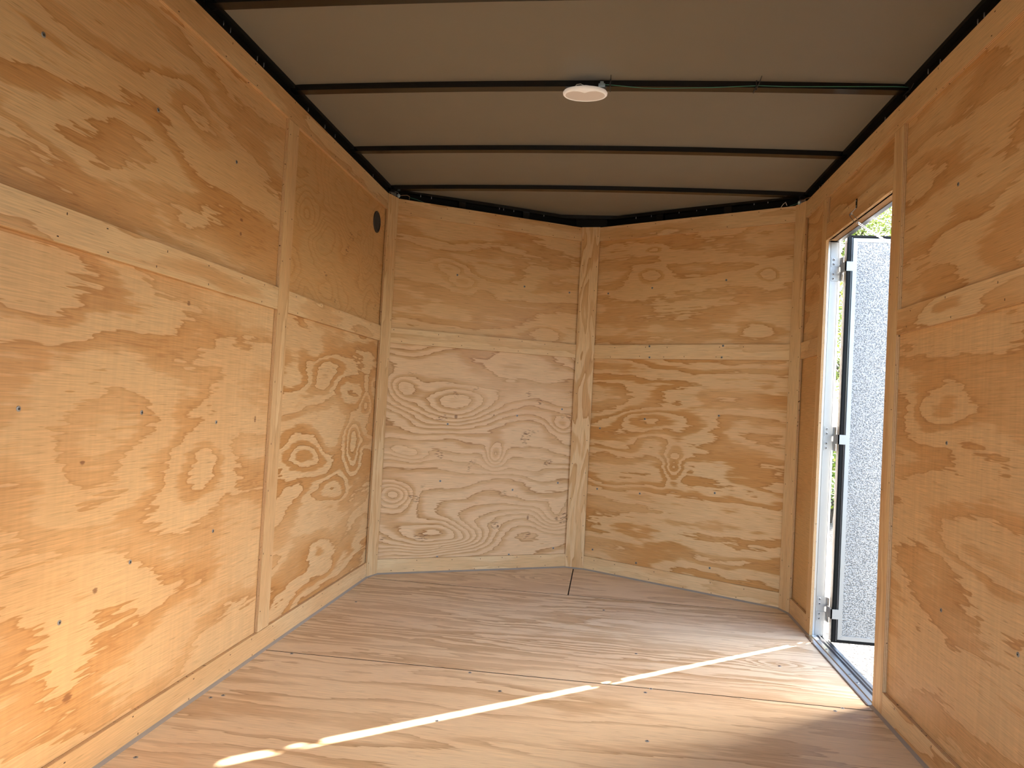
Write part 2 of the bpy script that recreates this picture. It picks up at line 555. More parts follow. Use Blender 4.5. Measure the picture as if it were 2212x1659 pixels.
tips(wall_front_right, [(1374, 470), (1407, 466), (1467, 458), (1505, 453), (1526, 451), (1629, 440), (1659, 436)], Vector((V3.x, V3.y, 0)) - nR * 0.028, nR)

# ------------------------------------------------------------------ left wall boards
G = 0.0012
PT = 0.009
board('LL', 'plywood_panel', wall_left, (0, YR), (0, 2.475 - G), 0.004, 1.2225, -T - 0.0004, PT, seed=3.0, amp=4.6, sx=1.3, sy=0.27, rag=0.75, prof=(0.50, 0.68), con=0.8, chatter=0.03,
      bumps_px=[(440, 1020, .16, .13, 1.6), (215, 1030, .22, .15, -1.3), (150, 1260, .25, .12, 1.0), (330, 1420, .3, .12, -1.2), (60, 620, .4, .1, 0.9)], warp=0.22, knots_px=((205, 1276, .010, .008), (145, 1508, .016, .012), (408, 655, .009, .007), (551, 905, .007, .012), (178, 1000, .009, .006)))
board('LU', 'plywood_panel', wall_left, (0, YR), (0, 2.475 - G), 1.2245, 1.928, -T - 0.0004, PT, seed=12.0, amp=5.5, sx=1.5, sy=0.22, rag=0.8, prof=(0.42, 0.58), con=0.95,
      bumps_px=[(430, 270, .2, .06, 1.3), (90, 60, .3, .1, 1.2), (230, 300, .3, .07, -1.2)], warp=0.2, knots_px=((522, 475, .010, .006), (520, 505, .007, .007)))
board('LFL', 'plywood_panel', wall_left, (0, 2.475 + G), (0, 3.645), 0.004, 1.2225, -T - 0.0004, PT, seed=21.0, amp=6.0, sx=0.8, sy=0.2, rag=0.6, prof=(0.36, 0.52), con=1.3,
      bumps_px=[(700, 820, .2, .10, 2.6), (650, 985, .2, .08, 1.7), (762, 965, .10, .14, 2.4), (790, 860, .08, .1, 1.6), (690, 1080, .4, .05, -1.2)], warp=0.15)
board('LFU', 'plywood_panel', wall_left, (0, 2.475 + G), (0, 3.645), 1.2245, 1.928, -T - 0.0004, PT, seed=33.0, amp=17.0, sx=0.55, sy=0.33, rag=0.5, prof=(0.55, 0.9), con=0.7,
      bumps_px=[(712, 630, .22, .12, 4.5), (668, 440, .12, .07, 2.5), (760, 500, .14, .08, 2.0), (790, 560, .07, .2, 3.0)], pale=(.67, .43, .20), warp=0.12, pitch=0.7, tilt=8.0)
board('L_top', 'top_batten', wall_left, (0, YR), (0, YC), Z_TB, Z_TOP, 0, T, seed=41.0, amp=3.0, sx=1.0, sy=0.12, rag=0.3, con=0.6, pale=BATTEN)
board('L_base', 'base_batten', wall_left, (0, YR), (0, YC), 0.002, Z_BT, 0, T, seed=45.0, amp=2.5, sx=1.2, sy=0.15, rag=0.3, con=0.45, pale=BATTEN)
board('L_stile', 'upright_batten', wall_left, (0, 2.433), (0, 2.517), Z_BT + G, Z_TB - G, 0, T, seed=49.0, amp=2.5, sx=1.3, sy=0.1, rag=0.3, con=0.45, vert=True, pale=BATTEN)
board('L_rail', 'middle_batten', wall_left, (0, YR), (0, 2.433 - G), Z_MB, Z_MT, 0, T, seed=52.0, amp=3.5, sx=0.9, sy=0.12, rag=0.4, con=0.7, pale=BATTEN)
board('L_rail_far', 'middle_batten', wall_left, (0, 2.517 + G), (0, YC), Z_MB, Z_MT, 0, T, seed=56.0, amp=4.0, sx=0.6, sy=0.12, rag=0.4, con=0.7, pale=BATTEN)
screws('LU', [(94, 75), (342, 238), (511, 350)])
screws('LL', [(40, 883), (306, 891), (467, 912), (460, 1147), (281, 1214), (128, 1345)])
for k in ('L_top', 'L_base', 'L_rail', 'L_rail_far'): nails(k, True)
nails('L_stile', False, 0.22)

# ------------------------------------------------------------------ V nose boards
board('VLL', 'plywood_panel', wall_front_left, V1 - (V2 - V1).normalized() * 0.01, V2 + (V2 - V1).normalized() * 0.015, 0.004, 1.2225, -T - 0.0004, PT, seed=61.0, amp=13.0, sx=1.0, sy=0.42, rag=0.6, prof=(0.40, 0.75), con=1.0,
      bumps_px=[(985, 868, .30, .10, 5.0), (1070, 985, .05, .06, 3.0), (850, 1072, .10, .07, 4.0), (955, 1160, .26, .08, 5.0), (870, 830, .09, .06, 3.0), (1215, 915, .08, .05, 2.5), (1200, 1120, .12, .08, 3.0), (880, 980, .12, .04, 2.5)], warp=0.10, pitch=0.8, pale=(.80, .575, .345), dark=(.60, .345, .155), line=0.8, tilt=15.0, knots_px=((1067, 897, .006, .006), (985, 900, .01, .012), (1140, 1118, .008, .012)))
board('VLU', 'plywood_panel', wall_front_left, V1 - (V2 - V1).normalized() * 0.01, V2 + (V2 - V1).normalized() * 0.015, 1.2245, 1.928, -T - 0.0004, PT, seed=68.0, amp=5.0, sx=1.3, sy=0.2, rag=0.75, prof=(0.52, 0.66), con=0.7,
      bumps_px=[(970, 576, .09, .045, 1.8), (1000, 615, .07, .05, 1.5), (1090, 600, .2, .04, -1.1), (1020, 530, .5, .03, 1.0), (1180, 720, .12, .05, 1.1)], warp=0.12)
board('VRL', 'plywood_panel', wall_front_right, V3 - (V4 - V3).normalized() * 0.015, V4 + (V4 - V3).normalized() * 0.01, 0.004, 1.2225, -T - 0.0004, PT, seed=77.0, amp=9.5, sx=1.7, sy=0.24, rag=0.9, prof=(0.36, 0.56), con=1.3,
      bumps_px=[(1395, 905, .16, .05, 1.8), (1455, 1010, .05, .10, 2.2), (1410, 965, .12, .06, -1.3), (1390, 1230, .18, .06, 1.2), (1600, 930, .2, .08, -1.0)], warp=0.12)
board('VRU', 'plywood_panel', wall_front_right, V3 - (V4 - V3).normalized() * 0.015, V4 + (V4 - V3).normalized() * 0.01, 1.2245, 1.928, -T - 0.0004, PT, seed=84.0, amp=4.2, sx=1.5, sy=0.2, rag=0.7, prof=(0.55, 0.7), con=0.75,
      bumps_px=[(1415, 537, .06, .025, 1.3), (1405, 603, .09, .05, 1.6), (1655, 500, .10, .05, -1.0), (1660, 600, .05, .04, 1.3), (1640, 710, .1, .05, 1.0)], warp=0.12)
for key, par, a, b, s in (('VL', wall_front_left, V1, V2, 90), ('VR', wall_front_right, V3, V4, 110)):
    board(key + '_top', 'top_batten', par, a, b, Z_TB, Z_TOP, 0, T, pale=BATTEN, seed=s + 1.0, amp=4.0, sx=0.8, sy=0.13, rag=0.4, con=0.55)
    board(key + '_rail', 'middle_batten', par, a, b, Z_MB, Z_MT, 0, T, pale=BATTEN, seed=s + 4.0, amp=4.0, sx=0.9, sy=0.13, rag=0.4, con=0.4)
    board(key + '_base', 'base_batten', par, a, b, 0.002, Z_BT, 0, T, pale=BATTEN, seed=s + 8.0, amp=3.5, sx=0.9, sy=0.14, rag=0.4, con=0.4)
    for q in ('_top', '_rail', '_base'): nails(key + q, True, 0.16)
board('V_post', 'nose_batten', wall_front_left, V2 + Vector((0, -0.001)), V3 + Vector((0, -0.001)), 0.002, Z_TOP + 0.002, 0, T, seed=131.0, amp=5.0, sx=0.45, sy=0.07, rag=0.3, con=0.8, vert=True, pale=BATTEN)
board('CL_post', 'corner_batten', wall_front_left, CL + Vector((0.001, 0.0)), V1 + Vector((0.001, 0)), 0.002, Z_TOP + 0.002, 0.001, T, seed=137.0, amp=7.0, sx=1.0, sy=0.09, rag=0.3, con=0.5, vert=True, pale=BATTEN)
board('CR_post', 'corner_batten', wall_front_right, V4, CR, 0.002, Z_TOP + 0.002, 0.001, T, seed=141.0, amp=2.0, sx=1.4, sy=0.12, rag=0.3, con=0.4, vert=True, pale=BATTEN)
for k in ('V_post', 'CL_post', 'CR_post'): nails(k, False, 0.16)
screws('VLU', [(988, 594), (1133, 619), (1230, 632)])
screws('VLL', [(967, 916), (1117, 898), (1214, 884), (951, 1039), (1107, 1058), (1205, 1043), (944, 1203), (1099, 1198), (1195, 1184)])
screws('VRU', [(1314, 634), (1409, 622), (1569, 605)])
screws('VR_rail', [(1403, 748), (1562, 747), (1403, 772), (1559, 772)])
screws('VRL', [(1393, 905), (1296, 925), (1553, 898), (1290, 1056), (1382, 1066), (1544, 1065), (1280, 1187), (1374, 1216), (1533, 1227)])

# ------------------------------------------------------------------ right wall boards (local x runs towards the rear)
YE0, YE1 = 3.265, 3.328      # forward door batten
board('RL', 'plywood_panel', wall_right, (W, 2.50), (W, YR), 0.004, 1.2225, -T - 0.0004, PT, seed=151.0, amp=5.5, sx=1.4, sy=0.25, rag=0.75, prof=(0.42, 0.6), con=0.85, chatter=0.04,
      bumps_px=[(2030, 880, .2, .07, 1.6), (2000, 1270, .3, .14, -1.4), (2120, 1200, .3, .1, 1.1)], warp=0.2)
board('RU', 'plywood_panel', wall_right, (W, 2.50), (W, YR), 1.2245, 1.928, -T - 0.0004, PT, seed=158.0, amp=5.5, sx=1.5, sy=0.22, rag=0.75, prof=(0.42, 0.6), con=0.9, warp=0.2)
board('R_top', 'top_batten', wall_right, (W, YC), (W, YR), Z_TB, Z_TOP, 0, T, seed=163.0, amp=2.0, sx=1.2, sy=0.14, rag=0.3, con=0.4, pale=BATTEN)
board('R_base', 'base_batten', wall_right, (W, 2.450 - G), (W, YR), 0.002, Z_BT, 0, T, seed=167.0, amp=5.0, sx=0.6, sy=0.12, rag=0.4, con=0.8, pale=BATTEN)
board('R_rail', 'middle_batten', wall_right, (W, 2.450 - G), (W, YR), Z_MB, Z_MT, 0, T, seed=171.0, amp=4.5, sx=0.7, sy=0.12, rag=0.45, con=0.9, pale=BATTEN)
board('R_stile', 'door_batten', wall_right, (W, D0), (W, 2.450), 0.002, Z_TB - G, 0, T, seed=175.0, amp=3.0, sx=1.2, sy=0.06, rag=0.25, con=0.5, vert=True, pale=BATTEN)
board('R_fstile', 'door_batten', wall_right, (W, YE1), (W, YE0), 0.002, Z_TB - G, 0, 0.012, seed=179.0, amp=3.0, sx=1.2, sy=0.08, rag=0.25, con=0.45, vert=True, pale=BATTEN)
board('R_header', 'header_batten', wall_right, (W, YE0 - G), (W, D0 + G), DT, 1.738, 0, 0.012, seed=183.0, amp=3.0, sx=0.9, sy=0.12, rag=0.4, con=0.7, pale=BATTEN)
board('RH', 'plywood_panel', wall_right, (W, YE1 - 0.01), (W, D0 - 0.012), DT + 0.002, 1.928, -0.0125, PT, seed=187.0, amp=9.0, sx=1.2, sy=0.2, rag=0.4, prof=(0.4, 0.6), con=1.0)
board('RNL', 'plywood_panel', wall_right, (W, 3.63), (W, YE1 - 0.012), 0.004, 1.2225, -0.0125, PT, seed=191.0, amp=2.0, sx=0.8, sy=0.4, rag=0.4, con=0.6, pale=(.68, .44, .20))
board('RNU', 'plywood_panel', wall_right, (W, 3.63), (W, YE1 - 0.012), 1.2245, 1.928, -0.0125, PT, seed=195.0, amp=6.0, sx=0.6, sy=0.2, rag=0.4, con=0.9)
board('RN_rail', 'middle_batten', wall_right, (W, YC - 0.004), (W, YE1 + G), Z_MB, Z_MT, 0, T, seed=199.0, amp=3.0, sx=0.6, sy=0.14, rag=0.4, con=0.5, pale=BATTEN)
board('RN_base', 'base_batten', wall_right, (W, YC - 0.004), (W, YE1 + G), 0.002, Z_BT, 0, T, seed=203.0, amp=2.5, sx=0.8, sy=0.14, rag=0.4, con=0.4, pale=BATTEN)
for k in ('R_top', 'R_base', 'R_rail', 'R_header'): nails(k, True, 0.25)
for k in ('R_stile', 'R_fstile'): nails(k, False, 0.3)
screws('RU', [(2070, 398)])
screws('RL', [(2045, 957), (2033, 1318), (2199, 1414)])

# ------------------------------------------------------------------ floor sheets
FT = 0.019
FLOOR_EDGE = mat_simple('shaded_sheet_edge', (0.10, 0.07, 0.045), 0.9, 0, 0.1)  # sheet edges coloured dark to deepen the shade in the floor joints
def floor_sheet(key, pts, **kw):
    x0 = min(p[0] for p in pts); y0 = min(p[1] for p in pts)
    bm = bmesh.new()
    prism(bm, [(p[0] - x0, p[1] - y0) for p in pts], -FT, 0, 1)
    for f in bm.faces:
        if all(abs(v.co.z) < 1e-9 for v in f.verts): f.material_index = 0
    m = Matrix.Translation((x0, y0, 0))
    bumps = []
    for (px, py, ru, rv, a) in kw.pop('bumps_px', ()):
        q = on_plane(px, py, Vector((0, 0, 0)), Vector((0, 0, 1)))
        bumps.append((q.x - x0, q.y - y0, ru, rv, a))
    kw.setdefault('spec', 0.22); kw.setdefault('pale', FPALE); kw.setdefault('dark', FDARK)
    mat = ply('pine_' + key, bumps=bumps, **kw)
    o = obj('floor_sheet', bm, [mat, FLOOR_EDGE], floor, m)
    BOARDS[key] = (o, m, 0, 0)
    return o
xa, xb = -0.018, W + 0.02
GF = 0.0028
XS = 1.006
floor_sheet('F1', [(xa, YJ + GF), (xb, YJ + GF), (xb, YC - GF), (xa, YC - GF)], seed=211.0, amp=9.0, sx=1.6, sy=0.15, rag=0.9, tilt=9.0, prof=(0.35, 0.6), con=1.0, rough=0.40, bumps_px=[(1680, 1437, .10, .05, 3.0), (1860, 1330, .2, .06, -1.0)])
floor_sheet('F2', [(xa, YJ - 1.219), (xb, YJ - 1.219), (xb, YJ - GF), (xa, YJ - GF)], seed=223.0, amp=6.0, sx=1.5, sy=0.17, rag=0.7, tilt=4.0, prof=(0.45, 0.75), con=0.85, rough=0.42)
floor_sheet('F3', [(xa, YR), (xb, YR), (xb, YJ - 1.219 - 2 * GF), (xa, YJ - 1.219 - 2 * GF)], seed=229.0, amp=5.0, sx=1.0, sy=0.15, rag=0.5, con=0.7)
floor_sheet('FN1', [(xa, YC + GF), (XS - GF, YC + GF), (XS - GF, 4.232), (0.945, 4.235), (0.0, 3.70), (xa, 3.66)], seed=233.0, amp=5.0, sx=0.7, sy=0.14, rag=0.4, con=0.7, bumps_px=[(1180, 1250, .15, .07, 3.0)])
floor_sheet('FN2', [(XS + GF, YC + GF), (xb, YC + GF), (xb, 3.66), (W - 0.005, 3.695), (1.075, 4.218), (XS + GF, 4.23)], seed=239.0, amp=4.0, sx=0.7, sy=0.14, rag=0.4, con=0.6)
def fscrews(key, pts):
    o, m, _, _ = BOARDS[key]
    for (px, py) in pts:
        q = on_plane(px, py, Vector((0, 0, 0)), Vector((0, 0, 1)))
        put(bpy.data.objects.new('screw', SCREW_ME), o, Matrix.Translation(q))
fscrews('F1', [(630, 1412), (769, 1300), (1304, 1318), (1374, 1412), (1684, 1439), (1406, 1488), (1820, 1530), (1015, 1453)])
fscrews('F2', [(455, 1507), (482, 1502), (1080, 1493), (944, 1557), (293, 1636), (1394, 1496), (1804, 1536), (1398, 1601)])

# caulk beads between base battens and floor
def bead(parent, a, b):
    a, b = Vector((a[0], a[1])), Vector((b[0], b[1]))
    d = (b - a).normalized()
    n = Vector((d.y, -d.x))
    bm = bmesh.new()
    r = []
    for p in (a, b):
        q = p + n * 0.0085
        s = p + n * 0.004
        r.append([bm.verts.new((p.x, p.y, 0.007)), bm.verts.new((s.x, s.y, 0.0045)), bm.verts.new((q.x, q.y, 0.0002)), bm.verts.new((p.x, p.y, 0.0002))])
    for k in range(4): bm.faces.new((r[0][k], r[1][k], r[1][(k + 1) % 4], r[0][(k + 1) % 4]))
    bm.faces.new(r[0]); bm.faces.new(r[1][::-1])
    tag(obj('caulk_bead', bm, CAULK, parent), 'grey caulk bead along the floor')
bead(wall_left, (0, YR), CL)
bead(wall_front_left, CL, V1); bead(wall_front_left, V1, V2); bead(wall_front_left, V2, V3)
bead(wall_front_right, V3, V4); bead(wall_front_right, V4, CR)
bead(wall_right, (W, YC), (W, YE0)); bead(wall_right, (W, D0), (W, YR))

# ------------------------------------------------------------------ door frame (aluminium) round the opening
trim_1 = tag(empty('trim_1', (W + 0.04, D1, 0)), 'silver aluminium frame and sill round the side door opening', kind='structure')
FX0, FX1 = W + 0.0245, W + 0.055      # jamb face
XF = W + SK1                          # outermost corner of the frame
def jamb(name, y_face, sgn):
    bm = bmesh.new()
    bx(bm, (W + 0.0125, y_face + sgn * 0.004, 0.004), (FX0, y_face + sgn * 0.012, DT - 0.002), 1)
    bx(bm, (FX0, y_face, 0.004), (FX1, y_face + sgn * 0.014, DT - 0.004), 0)
    bx(bm, (FX1, y_face + sgn * 0.003, -0.02), (XF, y_face + sgn * 0.012, DT + 0.006), 0)
    return obj(name, bm, [ALU_SATIN, ALU], trim_1)
jamb('door_jamb', 3.275, 1)
jamb('door_jamb', D0 - 0.004, -1)
bm = bmesh.new()
bx(bm, (W + 0.0125, D0, DT + 0.002), (FX0 + 0.022, D1, DT + 0.010), 0)
bx(bm, (FX0 + 0.022, D0, DT - 0.002), (XF, D1, DT + 0.010), 1)
obj('frame_head', bm, [mat_simple('brown_header_wood', (0.42, 0.24, 0.10), 0.6), ALU_SATIN], trim_1)
# stepped sill, profile extruded along the opening
prof = [(-0.010, 0.0008), (-0.010, 0.0035), (0.004, 0.0055), (0.008, 0.008), (0.026, 0.008), (0.027, 0.003), (0.036, 0.003), (0.037, 0.009), (0.041, 0.009), (0.042, 0.001), (0.052, 0.001), (0.053, 0.006), (0.066, 0.005), (0.068, -0.03), (0.040, -0.03), (0.036, 0.0008)]
bm = bmesh.new()
A = [bm.verts.new((W + x, D0 + 0.001, z)) for x, z in prof]
B = [bm.verts.new((W + x, 3.274, z)) for x, z in prof]
for k in range(len(prof)):
    k2 = (k + 1) % len(prof)
    f = bm.faces.new((A[k], A[k2], B[k2], B[k]))
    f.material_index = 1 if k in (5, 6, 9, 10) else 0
bm.faces.new(A[::-1]); bm.faces.new(B)
sill = obj('sill', bm, [ALU, ALU_DARK], trim_1)
for y in (2.72, 3.08):
    put(bpy.data.objects.new('screw', SCREW_ME), sill, Matrix.Translation((W + 0.017, y, 0.008)))
box('steel_edge', (W - 0.014, D0 + 0.001, 0.0003), (W - 0.0102, 3.272, 0.003), mat_simple('brown_steel', (0.12, 0.07, 0.045), 0.5), trim_1)

# ------------------------------------------------------------------ the open side door
def pebble():
    m = bpy.data.materials.new('pebbled_door_skin')
    nb = NB(m)
    b = nb.N['Principled BSDF']
    tc = nb.N.new('ShaderNodeTexCoord')
    n1 = nb.noise(tc.outputs['Object'], 2.0, 0.55, 210.0)
    b.inputs['Base Color'].default_value = (0.62, 0.62, 0.62, 1)
    col = nb.mix(nb.step(n1, 0.36, 0.60), (0.13, 0.135, 0.14, 1), (0.36, 0.355, 0.345, 1))
    nb.L.new(col, b.inputs['Base Color'])
    b.inputs['Roughness'].default_value = 0.33
    b.inputs['Metallic'].default_value = 0.7
    bp = nb.N.new('ShaderNodeBump')
    bp.inputs['Strength'].default_value = 0.9
    bp.inputs['Distance'].default_value = 0.003
    nb.L.new(n1, bp.inputs['Height'])
    nb.L.new(bp.outputs[0], b.inputs['Normal'])
    return m
DX0, DX1, DY0, DY1, DZ0, DZ1 = 2.100, 2.845, 3.207, 3.249, 0.002, 1.678
door_1 = tag(empty('door_1', (DX0, DY1, DZ0)), 'open side door with pebbled grey panel, silver trim and black seal', kind='structure')
box('door_slab', (DX0 + 0.002, DY0 + 0.006, DZ0 + 0.002), (DX1 - 0.002, DY1, DZ1 - 0.002), SKIN, door_1)
DP = pebble()
S1, S2 = 0.026, 0.041
box('door_panel', (DX0 + S2, DY0 + 0.0015, DZ0 + S2 - 0.014), (DX1 - S2, DY0 + 0.006, DZ1 - S2 + 0.014), DP, door_1)
def strip_y(name, quad, y0, y1, mat, bev=0.0):
    bm = bmesh.new()
    lo = [bm.verts.new((x, y0, z)) for x, z in quad]
    hi = [bm.verts.new((x, y1, z)) for x, z in quad]
    bm.faces.new(lo); bm.faces.new(hi[::-1])
    for k in range(4): bm.faces.new((lo[k], hi[k], hi[(k + 1) % 4], lo[(k + 1) % 4]))
    if bev: bmesh.ops.bevel(bm, geom=[e for e in bm.edges if abs(e.verts[0].co.y - y0) < 1e-6 and abs(e.verts[1].co.y - y0) < 1e-6], offset=bev, segments=2, affect='EDGES')
    return obj(name, bm, mat, door_1)
def ring_strips(name, x0, x1, z0, z1, wx, wz, y0, y1, mat, bev):
    strip_y(name, [(x0, z0), (x0 + wx, z0 + wz), (x0 + wx, z1 - wz), (x0, z1)], y0, y1, mat, bev)
    strip_y(name, [(x1, z0), (x1 - wx, z0 + wz), (x1 - wx, z1 - wz), (x1, z1)], y0, y1, mat, bev)
    strip_y(name, [(x0, z0), (x1, z0), (x1 - wx, z0 + wz), (x0 + wx, z0 + wz)], y0, y1, mat, bev)
    strip_y(name, [(x0, z1), (x1, z1), (x1 - wx, z1 - wz), (x0 + wx, z1 - wz)], y0, y1, mat, bev)
ring_strips('rubber_seal', DX0, DX1, DZ0, DZ1, 0.023, 0.011, DY0 - 0.004, DY0 + 0.0055, RUBBER, 0.003)
ring_strips('trim_strip', DX0 + 0.024, DX1 - 0.024, DZ0 + 0.012, DZ1 - 0.012, 0.017, 0.017, DY0 - 0.001, DY0 + 0.0055, ALU_SATIN, 0.001)
strip_y('seal_lip', [(DX0 + 0.015, 0.01), (DX0 + 0.0185, 0.01), (DX0 + 0.0185, DZ1 - 0.01), (DX0 + 0.015, DZ1 - 0.01)], DY0 - 0.008, DY0 - 0.003, mat_simple('glossy_seal_lip', (0.05, 0.05, 0.055), 0.12, 0.0, 0.8), 0.001)

# hinges: two frame leaves with screws, knuckles, a door leaf between
for zc in (1.547, 0.830, 0.118):
    h = put(bpy.data.objects.new('hinge', None), door_1, Matrix.Translation((DX0, 3.262, zc)))
    h.empty_display_size = 0.03
    for s in (-1, 1):
        z0, z1 = (zc + 0.011, zc + 0.050) if s > 0 else (zc - 0.050, zc - 0.011)
        bm = bmesh.new()
        bx(bm, (FX0 + 0.004, 3.2725, z0), (XF + 0.001, 3.2755, z1))
        bx(bm, (XF + 0.001, 3.262, z0), (XF + 0.0035, 3.2755, z1))
        tube(bm, [(XF + 0.0075, 3.262, z0), (XF + 0.0075, 3.262, z1)], 0.0055, 10)
        leaf = obj('frame_leaf', bm, ALU_SATIN, h)
        for q in (0.25, 0.75):
            mm = Matrix.Rotation(math.radians(90), 4, 'X')
            mm.translation = (FX0 + 0.013, 3.2723, z0 + (z1 - z0) * q)
            o = put(bpy.data.objects.new('screw', SCREW_ME), h, mm)
    bm = bmesh.new()
    tube(bm, [(XF + 0.0075, 3.262, zc - 0.0105), (XF + 0.0075, 3.262, zc + 0.0105)], 0.0055, 10)
    bx(bm, (XF - 0.004, DY0 - 0.010, zc - 0.0195), (XF + 0.0015, 3.2615, zc + 0.0195))
    bx(bm, (XF - 0.004, DY0 - 0.010, zc - 0.0195), (DX0 + 0.024, DY0 - 0.0075, zc + 0.0195))
    obj('door_leaf', bm, ALU_SATIN, h)

# ------------------------------------------------------------------ chain and its hook
hookp = Vector((W, 2.882, 1.715))
hook = tag(empty('chain_hook', hookp), 'black steel hook strap screwed above the side door opening', 'hook')
bm = bmesh.new()
bx(bm, (W - 0.0022, 2.876, 1.702), (W - 0.0002, 2.888, 1.736))
obj('strap', bm, BLACK, hook)
bm = bmesh.new()
tube(bm, [(W - 0.002, 2.882, 1.703), (W - 0.006, 2.888, 1.697), (W - 0.012, 2.900, 1.689), (W - 0.017, 2.904, 1.684), (W - 0.017, 2.897, 1.679), (W - 0.011, 2.890, 1.683)], 0.0017, 8)
obj('hook_wire', bm, STEEL, hook)
for z in (1.709, 1.729):
    mm = Matrix.Rotation(math.radians(-90), 4, 'Y'); mm.translation = (W - 0.0022, 2.882, z)
    put(bpy.data.objects.new('screw', screw_mesh(0.003)), hook, mm)
c0 = on_plane(1853, 481, Vector((W - 0.012, 0, 0)), Vector((1, 0, 0)))
cm = on_plane(1925, 527, Vector((0, 3.09, 0)), Vector((0, 1, 0)))
c1 = Vector((2.55, DY0 - 0.004, 1.50))
chain = tag(empty('door_chain', c0), 'bright steel chain hooked above the opening and reaching the open door', 'chain')
bm = bmesh.new()
Lk, Wk, rk = 0.0135, 0.0042, 0.00125
pts = []
for k in range(9):
    a = -math.pi / 2 + math.pi * k / 8
    pts.append((Lk / 2 - Wk + Wk * math.cos(a) + 0.0015, Wk * math.sin(a), 0))
for k in range(9):
    a = math.pi / 2 + math.pi * k / 8
    pts.append((-Lk / 2 + Wk + Wk * math.cos(a) - 0.0015, Wk * math.sin(a), 0))
tube(bm, pts, rk, 6, True, True)
LINK = new_mesh('chain_link', bm, ALU)
h0 = Vector((W - 0.0165, 2.901, 1.682))
ax = (c0 - h0)
side = Vector((0.35, 0.9, 0.2)).cross(ax).normalized()
bm = bmesh.new()
lp = []
for k in range(28):
    a = 2 * math.pi * k / 28
    lp.append(h0 + ax * (0.5 - 0.56 * math.cos(a)) + side * 0.0065 * math.sin(a))
tube(bm, lp, 0.0013, 6, True, True)
obj('snap_ring', bm, STEEL, chain)
def chain_pt(t):
    # quadratic through c0, cm at 0.42, c1
    tm = 0.42
    c = (cm - c0 * (1 - tm) ** 2 - c1 * tm ** 2) / (2 * tm * (1 - tm))
    return c0 * (1 - t) ** 2 + c * 2 * t * (1 - t) + c1 * t * t
samples = [chain_pt(i / 600) for i in range(601)]
pos, d = [], 0.0
pitch = 0.0118
need = 0.0
for a, b in zip(samples, samples[1:]):
    seg = (b - a).length
    while d + seg >= need:
        pos.append((a + (b - a) * ((need - d) / seg), (b - a).normalized()))
        need += pitch
    d += seg
for k, (p, dr) in enumerate(pos):
    z = Vector((0, 0, 1))
    y = z.cross(dr).normalized()
    zz = dr.cross(y)
    if k % 2: y, zz = zz, -y
    m = Matrix.Identity(4)
    m.col[0] = (*dr, 0); m.col[1] = (*y, 0); m.col[2] = (*zz, 0); m.col[3] = (*p, 1)
    put(bpy.data.objects.new('link', LINK), chain, m)

# ------------------------------------------------------------------ ceiling lamp, cable, ties
lc = Vector((1.019, 2.462, 1.9625))
LM = Matrix.Translation(lc) @ Matrix.Rotation(math.radians(8), 4, 'X')
def lamp_mat(name, col, glow):
    m = mat_simple(name, col, 0.4)
    b = m.node_tree.nodes['Principled BSDF']
    b.inputs['Emission Color'].default_value = (1.0, 0.88, 0.76, 1)
    b.inputs['Emission Strength'].default_value = glow
    return m
LAMP_W = lamp_mat('lamp_housing_white', (0.92, 0.92, 0.92), 0.035)
LAMP_D = lamp_mat('lamp_diffuser', (0.66, 0.58, 0.50), 0.02)
lamp = tag(empty('ceiling_light', lc), 'round white dome lamp on the second roof bow', 'lamp')
bm = bmesh.new()
lathe(bm, [(0.0, 0.0), (0.058, 0.0), (0.071, -0.002), (0.0745, -0.007), (0.0735, -0.013), (0.0695, -0.0165), (0.067, -0.0145)], 64)
obj('housing', bm, LAMP_W, lamp, LM)
# diffuser with a dip where the touch switch sits (rear side, facing the doorway)
bm = bmesh.new()
rim, ctr = [], bm.verts.new((0, 0.004, -0.0154))
NS = 96
for k in range(NS):
    a = 2 * math.pi * k / NS
    da = (a - 1.5 * math.pi + math.pi) % (2 * math.pi) - math.pi
    r = 0.0665 - 0.030 * math.exp(-(da / 0.36) ** 2)
    rim.append(bm.verts.new((r * math.cos(a), r * math.sin(a), -0.0148)))
mid = [bm.verts.new((v.co.x * 0.75, v.co.y * 0.75 + 0.001, -0.0153)) for v in rim]
for k in range(NS):
    k2 = (k + 1) % NS
    for f in (bm.faces.new((rim[k], rim[k2], mid[k2], mid[k])), bm.faces.new((mid[k], mid[k2], ctr))): f.smooth = True
obj('diffuser', bm, LAMP_D, lamp, LM)
bm = bmesh.new()
sw = []
for k in range(33):
    da = -0.85 + 1.70 * k / 32
    a = 1.5 * math.pi + da
    ri = 0.0665 - 0.030 * math.exp(-(da / 0.36) ** 2) - 0.0012
    fold = 0.0012 * math.exp(-(da / 0.07) ** 2)
    sw.append((bm.verts.new((ri * math.cos(a), ri * math.sin(a), -0.0158)), bm.verts.new((0.0685 * math.cos(a), 0.0685 * math.sin(a), -0.0170 + fold))))
for (a, b), (c, d2) in zip(sw, sw[1:]):
    bm.faces.new((a, b, d2, c)).smooth = True
obj('touch_switch', bm, LAMP_W, lamp, LM)
bm = bmesh.new()
lathe(bm, [(0.022, -0.001), (0.022, 0.014)], 20)
obj('mount', bm, PLASTIC_W, lamp, Matrix.Translation(lc + Vector((0, 0.008, 0))))
bm = bmesh.new()
tube(bm, [LM @ Vector(p) for p in ((-0.03, -0.064, -0.003), (-0.026, -0.060, 0.004), (-0.014, -0.050, 0.0085), (-0.004, -0.036, 0.008), (0.002, -0.018, 0.004), (0.002, -0.008, 0.001))], 0.0012, 6)
obj('lead_wire', bm, WIRE_W, lamp)

